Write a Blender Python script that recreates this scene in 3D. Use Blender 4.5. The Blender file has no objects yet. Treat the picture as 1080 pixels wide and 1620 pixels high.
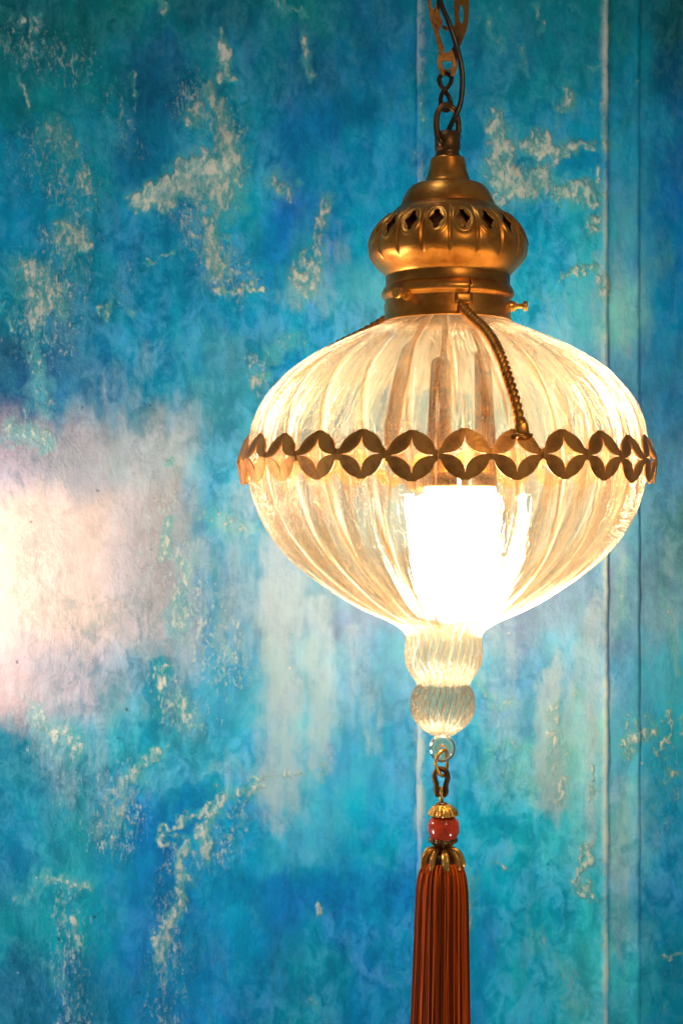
import bpy, math, random
import numpy as np
from mathutils import Vector, Matrix
random.seed(7); rng = np.random.default_rng(11)
PI = math.pi; R = math.radians
S = 0.0004            # metres per photo pixel in the plane of the lantern's axis
D = 2400.0            # camera distance from that plane, in the same pixels
WD = 440.0            # wall this far behind the axis

def P(x, y, d=0.0):   # photo pixel in the axis plane (+ depth away from camera) -> metres
    return ((x-540.0)*S, d*S, (810.0-y)*S)

# ------------------------------------------------------------------ camera, world, lamps
scene = bpy.context.scene
C = scene.collection
cam_d = bpy.data.cameras.new('camera'); cam = bpy.data.objects.new('camera', cam_d); C.objects.link(cam)
cam.location = (0, -D*S, 0); cam.rotation_euler = (R(90), 0, 0)
cam_d.sensor_fit = 'HORIZONTAL'; cam_d.sensor_width = 36; cam_d.lens = 36*D/1080.0
cam_d.clip_start = 0.01; cam_d.clip_end = 50
cam_d.dof.use_dof = True; cam_d.dof.focus_distance = (D-150)*S; cam_d.dof.aperture_fstop = 22
scene.camera = cam
world = bpy.data.worlds.new('World'); scene.world = world; world.use_nodes = True
bg = world.node_tree.nodes['Background']
bg.inputs[0].default_value = (0.80, 0.88, 1.0, 1); bg.inputs[1].default_value = 0.115
scene.view_settings.view_transform = 'Standard'; scene.view_settings.look = 'None'
scene.view_settings.exposure = 0.0; scene.view_settings.gamma = 1.0
scene.render.engine = 'CYCLES'
try:
    scene.cycles.sample_clamp_indirect = 6.0
    scene.cycles.max_bounces = 14; scene.cycles.transparent_max_bounces = 24
    scene.cycles.caustics_refractive = True; scene.cycles.caustics_reflective = True
    scene.cycles.blur_glossy = 0.5
except Exception: pass

def lamp(name, x, y, d, power, col, rad):
    l = bpy.data.lights.new(name, 'POINT'); l.energy = power; l.color = col; l.shadow_soft_size = rad*S
    o = bpy.data.objects.new(name, l); C.objects.link(o); o.location = P(x, y, d); return o
# another lantern hangs just outside the left edge, near the wall; small warm lamps of the room light the front
lamp('neighbour_lamp', -215, 950, 130, 2.3, (1.0, 0.69, 0.53), 80)
lamp('left_fill_light', -1250, 2000, -100, 10.5, (0.90, 0.97, 1.0), 120)  # added fill to even out the wall, no real lantern stands here
lamp('upper_fill_light', 100, -1700, -300, 3.0, (0.90, 0.97, 1.0), 120)  # added fill from above, not a known lamp of the room
lamp('room_lamp', 1500, -400, -2300, 9.0, (1.0, 0.66, 0.36), 45)
lamp('low_room_lamp', 1900, 2300, -900, 5.0, (1.0, 0.80, 0.62), 60)
BULB_STRENGTH = 104.0

# ------------------------------------------------------------------ helpers
def mesh_obj(name, V, F, mat, parent=None, origin=None, smooth=True, uv=None, attrs=None):
    """V in world metres; vertices are stored relative to origin (the parent's location by default)."""
    V = np.asarray(V, dtype=float)
    if origin is None: origin = parent['_o'] if parent is not None and '_o' in parent else (0, 0, 0)
    me = bpy.data.meshes.new(name)
    me.from_pydata((V-np.array(origin)).tolist(), [], F)
    me.update()
    if smooth: me.polygons.foreach_set('use_smooth', [True]*len(me.polygons))
    if uv is not None:
        l = me.uv_layers.new(name='UVMap')
        idx = np.empty(len(me.loops), dtype=np.int32); me.loops.foreach_get('vertex_index', idx)
        l.data.foreach_set('uv', np.asarray(uv, dtype=np.float32)[idx].ravel())
    if attrs:
        for k, a in attrs.items():
            a = np.asarray(a, dtype=np.float32)
            if a.ndim == 1:
                t = me.attributes.new(k, 'FLOAT', 'POINT'); t.data.foreach_set('value', a)
            else:
                t = me.attributes.new(k, 'FLOAT_COLOR', 'POINT')
                t.data.foreach_set('color', np.c_[a, np.ones(len(a))].astype(np.float32).ravel())
    me.materials.append(mat)
    o = bpy.data.objects.new(name, me); C.objects.link(o)
    if parent is not None: o.parent = parent
    else: o.location = origin
    return o

def thing(name, loc, label, cat):
    o = bpy.data.objects.new(name, None); C.objects.link(o); o.location = loc
    o.empty_display_size = 0.02
    o['_o'] = list(loc); o['label'] = label; o['category'] = cat
    return o

def grid_faces(nu, nv, closed_u=False):
    F = []
    for j in range(nv-1):
        for i in range(nu if closed_u else nu-1):
            a = j*nu+i; b = j*nu+(i+1) % nu
            F.append((a, b, b+nu, a+nu))
    return F

def axis_x(y):        # the lantern hangs very slightly out of true
    return 708.0 - max(0.0, y-500.0)*0.0128

def interp_profile(pts, n):
    """smooth resample of (y, r) points (Catmull-Rom)"""
    pts = [np.array(p, float) for p in pts]
    out = []; m = len(pts)-1
    seglen = [np.linalg.norm(pts[i+1]-pts[i]) for i in range(m)]; tot = sum(seglen)
    for i in range(m):
        k = max(2, int(round(n*seglen[i]/tot)))
        p0 = pts[i-1] if i else 2*pts[0]-pts[1]; p1 = pts[i]; p2 = pts[i+1]
        p3 = pts[i+2] if i < m-1 else 2*pts[m]-pts[m-1]
        for q in range(k):
            t = q/k
            out.append(0.5*((2*p1)+(-p0+p2)*t+(2*p0-5*p1+4*p2-p3)*t*t+(-p0+3*p1-3*p2+p3)*t**3))
    out.append(pts[-1])
    return np.array(out)

def lathe(name, prof, mat, parent, seg=96, cx=None, depth=0.0, rib=None, sharp=False, n=60, twist=0.0, closed=False):
    pr = np.array(prof, float) if sharp else interp_profile(prof, n)
    nv = len(pr); V = []; UV = []
    for j, (y, r) in enumerate(pr):
        x0 = axis_x(y) if cx is None else cx
        for i in range(seg):
            th = 2*PI*i/seg
            rr = r if rib is None else rib(th, y, r)
            V.append(P(x0+rr*math.sin(th), y, depth-rr*math.cos(th)))
            UV.append((i/seg, y/100.0))
    F = grid_faces(seg, nv, True)
    if closed:
        F += [((nv-1)*seg+i, (nv-1)*seg+(i+1) % seg, (i+1) % seg, i) for i in range(seg)]
    return mesh_obj(name, V, [f[::-1] for f in F] if pr[-1][0] > pr[0][0] else F, mat, parent, uv=UV)

def catmull(pts, n, closed=False):
    pts = [np.array(p, float) for p in pts]; out = []; m = len(pts)
    rngi = range(m) if closed else range(m-1)
    for i in rngi:
        if closed: p0, p1, p2, p3 = pts[i-1], pts[i], pts[(i+1) % m], pts[(i+2) % m]
        else:
            p1, p2 = pts[i], pts[i+1]
            p0 = pts[i-1] if i else 2*p1-p2
            p3 = pts[i+2] if i < m-2 else 2*p2-p1
        for q in range(n):
            t = q/n
            out.append(0.5*((2*p1)+(-p0+p2)*t+(2*p0-5*p1+4*p2-p3)*t*t+(-p0+3*p1-3*p2+p3)*t**3))
    if not closed: out.append(pts[-1])
    return np.array(out)

def sweep(path, rad, seg=12, closed=False, sec=None):
    """tube along path (pixel-space points x,y,depth). rad: number or per-point; sec=(w,h) flattened section. returns V(world), F"""
    path = np.asarray(path, float); n = len(path)
    if closed: T = np.roll(path, -1, 0)-np.roll(path, 1, 0)
    else: T = np.gradient(path, axis=0)
    T /= np.linalg.norm(T, axis=1)[:, None]+1e-9
    ref = np.array([0, 0, 1.0])
    V = []
    rad = np.full(n, rad) if np.isscalar(rad) else np.asarray(rad)
    N = None
    for i in range(n):
        if N is None:
            N = np.cross(T[i], ref)
            if np.linalg.norm(N) < 0.2: N = np.cross(T[i], [1, 0, 0])
        N = N-T[i]*np.dot(N, T[i]); N /= np.linalg.norm(N)
        B = np.cross(T[i], N)
        for k in range(seg):
            a = 2*PI*k/seg
            ca, sa = math.cos(a), math.sin(a)
            if sec: ca *= sec[0]; sa *= sec[1]
            p = path[i]+rad[i]*(ca*N+sa*B)
            V.append(P(*p))
    F = grid_faces(seg, n, True)
    if closed: F += [((n-1)*seg+i, (n-1)*seg+(i+1) % seg, (i+1) % seg, i) for i in range(seg)]
    else: F += [tuple(range(seg))[::-1], tuple((n-1)*seg+k for k in range(seg))]
    return V, F

def join(*vf):
    V = []; F = []
    for v, f in vf:
        o = len(V); V += list(map(tuple, v)); F += [tuple(i+o for i in q) for q in f]
    return V, F

def solid(o, t, off=0.0, bevel=0.0):
    m = o.modifiers.new('thickness', 'SOLIDIFY'); m.thickness = t*S; m.offset = off
    if bevel:
        b = o.modifiers.new('edge', 'BEVEL'); b.width = bevel*S; b.segments = 2; b.limit_method = 'ANGLE'

# ------------------------------------------------------------------ materials
class NT:
    def __init__(s, name):
        s.m = bpy.data.materials.new(name); s.m.use_nodes = True; s.t = s.m.node_tree
        s.t.nodes.clear(); s.out = s.n('ShaderNodeOutputMaterial')
    def n(s, typ, **kw):
        nd = s.t.nodes.new(typ)
        for k, v in kw.items(): setattr(nd, k, v)
        return nd
    def set(s, nd, key, v):
        if isinstance(v, bpy.types.NodeSocket): s.t.links.new(v, nd.inputs[key])
        else: nd.inputs[key].default_value = v
    def math(s, op, a, b=0.0, c=0.0, clamp=False):
        nd = s.n('ShaderNodeMath', operation=op, use_clamp=clamp)
        s.set(nd, 0, a); s.set(nd, 1, b); s.set(nd, 2, c); return nd.outputs[0]
    def noise(s, vec, scale, detail=4, rough=0.55, dist=0.0, col=False):
        nd = s.n('ShaderNodeTexNoise'); s.set(nd, 'Vector', vec); s.set(nd, 'Scale', scale)
        s.set(nd, 'Detail', detail); s.set(nd, 'Roughness', rough); s.set(nd, 'Distortion', dist)
        return nd.outputs['Color' if col else 'Fac']
    def map(s, vec, scale=(1, 1, 1), loc=(0, 0, 0)):
        nd = s.n('ShaderNodeMapping'); s.set(nd, 'Vector', vec); s.set(nd, 'Scale', scale); s.set(nd, 'Location', loc)
        return nd.outputs[0]
    def mix(s, f, a, b, blend='MIX'):
        nd = s.n('ShaderNodeMix', data_type='RGBA', blend_type=blend)
        s.set(nd, 0, f); s.set(nd, 6, a); s.set(nd, 7, b); return nd.outputs[2]
    def rng(s, v, a, b, c=0.0, d=1.0, smooth=True):
        nd = s.n('ShaderNodeMapRange', interpolation_type='SMOOTHSTEP' if smooth else 'LINEAR')
        s.set(nd, 0, v); s.set(nd, 1, a); s.set(nd, 2, b); s.set(nd, 3, c); s.set(nd, 4, d); return nd.outputs[0]
    def bump(s, h, st, dist=1.0, normal=None):
        nd = s.n('ShaderNodeBump'); s.set(nd, 'Height', h); s.set(nd, 'Strength', st); s.set(nd, 'Distance', dist)
        if normal is not None: s.set(nd, 'Normal', normal)
        return nd.outputs[0]
    def mixs(s, f, a, b):
        nd = s.n('ShaderNodeMixShader'); s.set(nd, 0, f); s.set(nd, 1, a); s.set(nd, 2, b); return nd.outputs[0]
    def done(s, sh): s.t.links.new(sh, s.out.inputs[0]); return s.m

def metal(name, col, col2, rough=0.34, metallic=0.9, bumpst=0.12):
    t = NT(name); co = t.n('ShaderNodeTexCoord').outputs['Object']
    n1 = t.noise(co, 55, 6, 0.6); n2 = t.noise(co, 420, 3, 0.6)
    p = t.n('ShaderNodeBsdfPrincipled')
    t.set(p, 'Base Color', t.mix(t.rng(n1, 0.42, 0.66), (*col, 1), (*col2, 1)))
    t.set(p, 'Metallic', metallic)
    t.set(p, 'Roughness', t.math('ADD', t.math('MULTIPLY', n1, 0.22), t.math('ADD', rough-0.16, t.math('MULTIPLY', n2, 0.12))))
    t.set(p, 'Normal', t.bump(t.math('ADD', n2, t.math('MULTIPLY', n1, 0.6)), bumpst, 0.0008))
    return t.done(p.outputs[0])

M_BRASS = metal('aged_brass', (0.74, 0.315, 0.055), (0.46, 0.165, 0.024), 0.34)
M_BAND = metal('band_brass', (0.74, 0.33, 0.065), (0.38, 0.15, 0.025), 0.40, 0.55, 0.3)
M_BRONZE = metal('dark_bronze', (0.20, 0.10, 0.035), (0.09, 0.045, 0.018), 0.38, 0.85, 0.3)
M_CHAIN = metal('chain_brass', (0.32, 0.15, 0.035), (0.12, 0.05, 0.015), 0.42, 0.7, 0.5)
M_NECK = metal('shaded_brass', (0.50, 0.22, 0.04), (0.32, 0.13, 0.02), 0.36)  # aged brass darkened to carry the neck's dark reflection
M_DARK = metal('blackened_brass', (0.06, 0.03, 0.014), (0.03, 0.015, 0.008), 0.4, 0.8, 0.3)
M_GOLD = metal('bright_brass', (0.80, 0.43, 0.09), (0.50, 0.24, 0.045), 0.30, 0.85, 0.3)

def simple(name, col, rough, spec=0.5, coat=0.0, sss=0.0, bumpscale=None):
    t = NT(name); p = t.n('ShaderNodeBsdfPrincipled'); co = t.n('ShaderNodeTexCoord').outputs['Object']
    nz = t.noise(co, 160, 4, 0.6)
    t.set(p, 'Base Color', t.mix(t.rng(nz, 0.35, 0.7), (*col, 1), (*[c*0.6 for c in col], 1)))
    t.set(p, 'Roughness', rough); t.set(p, 'Coat Weight', coat); t.set(p, 'Coat Roughness', 0.06)
    if sss: t.set(p, 'Subsurface Weight', sss); t.set(p, 'Subsurface Radius', (0.006, 0.0015, 0.0006)); t.set(p, 'Subsurface Scale', 1.0)
    return t.done(p.outputs[0])
M_CABLE = simple('black_cable', (0.03, 0.018, 0.012), 0.28)
M_BEAD = simple('red_bead', (0.70, 0.06, 0.003), 0.20, coat=0.6, sss=0.25)

def thread_mat():
    t = NT('tassel_thread'); p = t.n('ShaderNodeBsdfPrincipled')
    at = t.n('ShaderNodeAttribute', attribute_name='strand')
    a = at.outputs['Fac']
    c = t.mix(a, (0.05, 0.006, 0.002, 1), (0.88, 0.14, 0.007, 1))
    t.set(p, 'Base Color', c); t.set(p, 'Roughness', 0.55); t.set(p, 'Specular IOR Level', 0.12)
    return t.done(p.outputs[0])
M_THREAD = thread_mat()

def bulb_mat():
    t = NT('bulb_glow'); e = t.n('ShaderNodeEmission')
    t.set(e, 'Color', (1.0, 0.84, 0.60, 1)); t.set(e, 'Strength', BULB_STRENGTH)
    return t.done(e.outputs[0])
M_BULB = bulb_mat()

def sleeve_mat():
    t = NT('mottled_sleeve'); p = t.n('ShaderNodeBsdfPrincipled'); co = t.n('ShaderNodeTexCoord').outputs['Object']
    n = t.noise(co, 900, 4, 0.7); n2 = t.noise(co, 120, 3, 0.6)
    t.set(p, 'Base Color', t.mix(t.rng(t.math('ADD', t.math('MULTIPLY', n, 0.7), t.math('MULTIPLY', n2, 0.3)), 0.42, 0.6), (0.03, 0.010, 0.001, 1), (0.40, 0.14, 0.008, 1)))
    t.set(p, 'Roughness', 0.5); t.set(p, 'Metallic', 0.35)
    return t.done(p.outputs[0])
M_SLEEVE = sleeve_mat()

RIBPH = 28*0.5/360.0-28*2.6*7.3/360.0; RIBTW = 28*2.6/360.0       # flutes of the mesh, in UV terms
def glass_mat(name, ustretch=150.0, veil=0.075, refr=0.32, ior=1.18, bumpst=0.52, lo=(1.0, 0.57, 0.19), hi=(1.0, 0.84, 0.58), tint=(1.0, 0.94, 0.78), ribs=28, phase=0.0, twist=0.0, lw_=0.06, line=0.85, wander=0.35):
    """blown fluted lamp glass: part clear, part refracting, with a faint warm milky veil drawn out in streaks"""
    t = NT(name); uv = t.n('ShaderNodeUVMap', uv_map='UVMap').outputs[0]
    st = t.noise(t.map(uv, (ustretch, 0.55, 1)), 1.0, 4, 0.62, 0.1)
    st2 = t.noise(t.map(uv, (ustretch*0.28, 0.35, 1), (3.3, 1.7, 0)), 1.0, 4, 0.6, 0.2)
    seeds = t.noise(t.map(uv, (ustretch*2.2, 34, 1)), 1.0, 2, 0.5)
    h = t.math('ADD', st, t.math('MULTIPLY', st2, 2.0))
    nrm = t.bump(t.math('ADD', h, t.math('MULTIPLY', seeds, 0.08)), bumpst, 0.004)
    rf = t.n('ShaderNodeBsdfRefraction'); t.set(rf, 'IOR', ior); t.set(rf, 'Roughness', 0.13); t.set(rf, 'Normal', nrm)
    gl = t.n('ShaderNodeBsdfGlossy'); t.set(gl, 'Color', (1, 0.96, 0.90, 1)); t.set(gl, 'Roughness', 0.04); t.set(gl, 'Normal', t.bump(t.math('ADD', h, t.math('MULTIPLY', seeds, 0.12)), min(1.0, bumpst*2), 0.004))
    streak = t.rng(t.math('ADD', t.math('MULTIPLY', st, 0.55), t.math('MULTIPLY', st2, 0.45)), 0.38, 0.62)
    vc0 = t.mix(streak, (*lo, 1), (*hi, 1))
    lw = t.n('ShaderNodeLayerWeight'); t.set(lw, 'Blend', 0.30)
    st3 = t.noise(t.map(uv, (ustretch*0.55, 0.4, 1), (9.3, 4.7, 0)), 1.0, 4, 0.65, 0.1)
    dens = t.rng(st3, 0.36, 0.64)
    # where on a flute are we: 0 in the middle of the hollow, 1 on the ridge; the glass is thick and amber on the ridges
    sx = t.n('ShaderNodeSeparateXYZ'); t.set(sx, 0, uv)
    ru = t.math('SUBTRACT', t.math('MULTIPLY', sx.outputs[0], float(ribs)), t.math('ADD', phase, t.math('MULTIPLY', sx.outputs[1], twist)))
    ru = t.math('ADD', ru, t.math('MULTIPLY', t.math('SUBTRACT', st2, 0.5), wander))
    rd = t.math('MULTIPLY', t.math('ABSOLUTE', t.math('SUBTRACT', t.math('FRACT', ru), 0.5)), 2.0)
    ridge = t.rng(rd, 1.0-lw_*2, 1.0)
    flank = t.rng(rd, 0.35, 0.90)
    fine_line = t.math('MULTIPLY', t.rng(st3, 0.60, 0.68), 0.55)
    absorb = t.math('MAXIMUM', t.math('MULTIPLY', t.math('MULTIPLY', ridge, t.rng(st, 0.32, 0.55, 0.35, 1.0)), line), t.math('MULTIPLY', fine_line, line))
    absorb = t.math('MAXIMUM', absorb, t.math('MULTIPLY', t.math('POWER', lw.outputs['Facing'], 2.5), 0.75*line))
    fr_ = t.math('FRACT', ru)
    glint = t.math('MULTIPLY', t.math('MULTIPLY', t.rng(fr_, 0.04, 0.09), t.rng(fr_, 0.20, 0.10)), t.rng(st, 0.40, 0.62))  # highlight painted as a pale milky line beside each ridge
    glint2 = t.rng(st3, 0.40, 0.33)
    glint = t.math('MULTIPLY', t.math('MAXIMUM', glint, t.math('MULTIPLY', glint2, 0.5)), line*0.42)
    tcol = t.mix(absorb, (*tint, 1), (0.66, 0.34, 0.08, 1))
    tr = t.n('ShaderNodeBsdfTransparent'); t.set(tr, 0, tcol)
    t.set(rf, 'Color', tcol)
    body = t.mixs(refr, tr.outputs[0], rf.outputs[0])
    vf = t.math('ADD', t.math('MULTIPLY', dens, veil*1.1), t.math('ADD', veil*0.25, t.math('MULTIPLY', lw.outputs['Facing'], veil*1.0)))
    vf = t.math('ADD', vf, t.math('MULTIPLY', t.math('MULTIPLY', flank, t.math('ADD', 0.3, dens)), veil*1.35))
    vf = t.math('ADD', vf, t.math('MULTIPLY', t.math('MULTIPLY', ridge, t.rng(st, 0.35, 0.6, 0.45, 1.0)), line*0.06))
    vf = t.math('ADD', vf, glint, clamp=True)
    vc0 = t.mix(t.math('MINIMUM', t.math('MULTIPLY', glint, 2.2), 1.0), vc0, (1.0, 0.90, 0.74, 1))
    vc = t.mix(absorb, vc0, (lo[0]*0.62, lo[1]*0.52, lo[2]*0.45, 1))
    tl = t.n('ShaderNodeBsdfTranslucent'); t.set(tl, 'Color', vc); t.set(tl, 'Normal', nrm)
    df = t.n('ShaderNodeBsdfDiffuse'); t.set(df, 'Color', vc); t.set(df, 'Normal', nrm)
    milk = t.mixs(0.40, tl.outputs[0], df.outputs[0])
    sh = t.mixs(vf, body, milk)
    fr = t.n('ShaderNodeFresnel'); t.set(fr, 'IOR', 1.5); t.set(fr, 'Normal', nrm)
    gf = t.math('ADD', t.math('MULTIPLY', fr.outputs[0], 0.9), 0.03, clamp=True)
    return t.done(t.mixs(gf, sh, gl.outputs[0]))
M_GLASS = glass_mat('fluted_glass', phase=RIBPH, twist=RIBTW)
M_GLASS2 = glass_mat('finial_glass', 34.0, 0.10, 0.55, 1.22, 0.5, (1.0, 0.62, 0.30), (1.0, 0.92, 0.80), ribs=30, phase=0.2, twist=-2.2, lw_=0.16, line=0.8, wander=0.15)
M_GLASS3 = glass_mat('drop_glass', 4.0, 0.07, 0.60, 1.20, 0.05, (1.0, 0.80, 0.6), (1.0, 0.95, 0.88), line=0.0)

# ------------------------------------------------------------------ the painted wall
def vnoise(u, v, su, sv, seed, octs=4, rough=0.55):
    """value noise fbm on arrays u,v; su,sv = feature size"""
    r = np.random.default_rng(seed); out = np.zeros_like(u); amp = 1.0; tot = 0
    for o in range(octs):
        L = r.random((257, 257))
        a = u/su*(2**o)+37.3*o+500; b = v/sv*(2**o)+91.7*o+500
        i = np.floor(a).astype(int); j = np.floor(b).astype(int); fa = a-i; fb = b-j
        fa = fa*fa*(3-2*fa); fb = fb*fb*(3-2*fb)
        i0 = i % 256; j0 = j % 256; i1 = (i+1) % 256; j1 = (j+1) % 256
        out += amp*((L[i0, j0]*(1-fa)+L[i1, j0]*fa)*(1-fb)+(L[i0, j1]*(1-fa)+L[i1, j1]*fa)*fb)
        tot += amp; amp *= rough
    return out/tot

# paint colours (linear albedo) on a coarse grid, with leftover light falloff and left-glow peach in them
PX = [0, 120, 240, 360, 480, 600, 720, 840, 940, 985, 1070]
PY = [0, 120, 240, 360, 480, 600, 720, 840, 960, 1080, 1200, 1320, 1440, 1560]
GRID = [
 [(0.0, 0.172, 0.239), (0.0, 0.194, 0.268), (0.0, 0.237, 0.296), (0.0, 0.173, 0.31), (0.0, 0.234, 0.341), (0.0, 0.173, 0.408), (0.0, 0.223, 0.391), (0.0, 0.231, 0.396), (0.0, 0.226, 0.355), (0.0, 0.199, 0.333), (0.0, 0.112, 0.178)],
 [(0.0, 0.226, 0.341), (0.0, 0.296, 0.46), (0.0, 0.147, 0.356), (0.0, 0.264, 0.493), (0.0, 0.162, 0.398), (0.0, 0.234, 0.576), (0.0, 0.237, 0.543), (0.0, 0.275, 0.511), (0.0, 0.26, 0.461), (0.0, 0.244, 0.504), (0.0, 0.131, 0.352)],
 [(0.0, 0.278, 0.592), (0.0, 0.333, 0.563), (0.0, 0.235, 0.525), (0.0, 0.362, 0.716), (0.0, 0.214, 0.623), (0.0, 0.306, 0.813), (0.0, 0.266, 0.698), (0.0, 0.305, 0.683), (0.0, 0.37, 0.804), (0.014, 0.389, 0.82), (0.0, 0.184, 0.597)],
 [(0.0, 0.278, 0.639), (0.0, 0.309, 0.608), (0.0, 0.272, 0.695), (0.0, 0.375, 0.804), (0.0, 0.221, 0.771), (0.0, 0.318, 0.804), (0.0, 0.328, 0.82), (0.0, 0.339, 0.82), (0.014, 0.45, 0.82), (0.071, 0.426, 0.82), (0.0, 0.233, 0.82)],
 [(0.0, 0.266, 0.51), (0.0, 0.253, 0.527), (0.0, 0.261, 0.628), (0.0, 0.32, 0.82), (0.002, 0.327, 0.82), (0.06, 0.411, 0.82), (0.034, 0.398, 0.82), (0.005, 0.385, 0.82), (0.087, 0.48, 0.82), (0.173, 0.627, 0.82), (0.0, 0.292, 0.82)],
 [(0.008, 0.099, 0.281), (0.02, 0.188, 0.463), (0.001, 0.261, 0.572), (0.04, 0.355, 0.653), (0.0, 0.284, 0.737), (0.047, 0.345, 0.82), (0.066, 0.392, 0.82), (0.071, 0.416, 0.82), (0.095, 0.439, 0.82), (0.098, 0.392, 0.82), (0.026, 0.283, 0.777)],
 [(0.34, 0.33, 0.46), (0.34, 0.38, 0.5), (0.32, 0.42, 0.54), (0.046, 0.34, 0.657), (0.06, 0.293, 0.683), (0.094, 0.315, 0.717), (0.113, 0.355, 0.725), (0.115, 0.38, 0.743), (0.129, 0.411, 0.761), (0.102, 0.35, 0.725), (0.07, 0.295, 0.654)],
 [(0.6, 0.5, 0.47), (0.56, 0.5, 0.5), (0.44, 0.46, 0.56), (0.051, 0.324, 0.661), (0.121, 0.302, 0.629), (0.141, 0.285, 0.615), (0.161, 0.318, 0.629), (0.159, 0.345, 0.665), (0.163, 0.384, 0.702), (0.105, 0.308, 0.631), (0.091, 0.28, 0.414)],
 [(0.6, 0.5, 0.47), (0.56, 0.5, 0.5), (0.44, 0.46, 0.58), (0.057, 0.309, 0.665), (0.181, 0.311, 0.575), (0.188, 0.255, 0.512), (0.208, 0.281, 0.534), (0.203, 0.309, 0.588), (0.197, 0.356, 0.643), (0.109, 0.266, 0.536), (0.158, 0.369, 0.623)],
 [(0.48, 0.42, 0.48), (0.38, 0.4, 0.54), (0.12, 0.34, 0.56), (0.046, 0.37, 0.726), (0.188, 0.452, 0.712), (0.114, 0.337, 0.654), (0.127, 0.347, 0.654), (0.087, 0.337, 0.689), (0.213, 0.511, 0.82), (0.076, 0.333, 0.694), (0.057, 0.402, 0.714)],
 [(0.0, 0.165, 0.296), (0.036, 0.299, 0.497), (0.026, 0.371, 0.619), (0.029, 0.36, 0.703), (0.122, 0.486, 0.82), (0.037, 0.349, 0.783), (0.03, 0.363, 0.82), (0.148, 0.586, 0.82), (0.251, 0.654, 0.82), (0.096, 0.459, 0.82), (0.021, 0.426, 0.82)],
 [(0.0, 0.174, 0.382), (0.011, 0.327, 0.506), (0.0, 0.273, 0.733), (0.0, 0.345, 0.809), (0.038, 0.435, 0.82), (0.0, 0.363, 0.82), (0.0, 0.36, 0.82), (0.009, 0.472, 0.82), (0.098, 0.583, 0.82), (0.231, 0.599, 0.82), (0.003, 0.365, 0.82)],
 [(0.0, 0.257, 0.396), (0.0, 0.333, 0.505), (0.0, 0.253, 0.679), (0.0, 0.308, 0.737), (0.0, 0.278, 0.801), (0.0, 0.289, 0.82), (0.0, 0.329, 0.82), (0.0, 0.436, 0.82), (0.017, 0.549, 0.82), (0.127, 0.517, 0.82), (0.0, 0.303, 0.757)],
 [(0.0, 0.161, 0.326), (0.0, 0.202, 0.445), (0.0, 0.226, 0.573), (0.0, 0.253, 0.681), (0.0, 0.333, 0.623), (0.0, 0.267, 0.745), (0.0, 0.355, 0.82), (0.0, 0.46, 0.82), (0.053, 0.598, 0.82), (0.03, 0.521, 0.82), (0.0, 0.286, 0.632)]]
GRID = np.array(GRID)

def seg_field(u, v, strokes, wu=None):
    f = np.zeros_like(u)
    for (x0, y0, x1, y1, w0, w1, s) in strokes:
        dx, dy = x1-x0, y1-y0; L = dx*dx+dy*dy+1e-6
        t = np.clip(((u-x0)*dx+(v-y0)*dy)/L, 0, 1)
        d = np.hypot(u-(x0+t*dx), v-(y0+t*dy))/(w0+(w1-w0)*t)
        f = np.maximum(f, s*np.clip(1.25-d*0.75, 0, 1))
    return f

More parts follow.
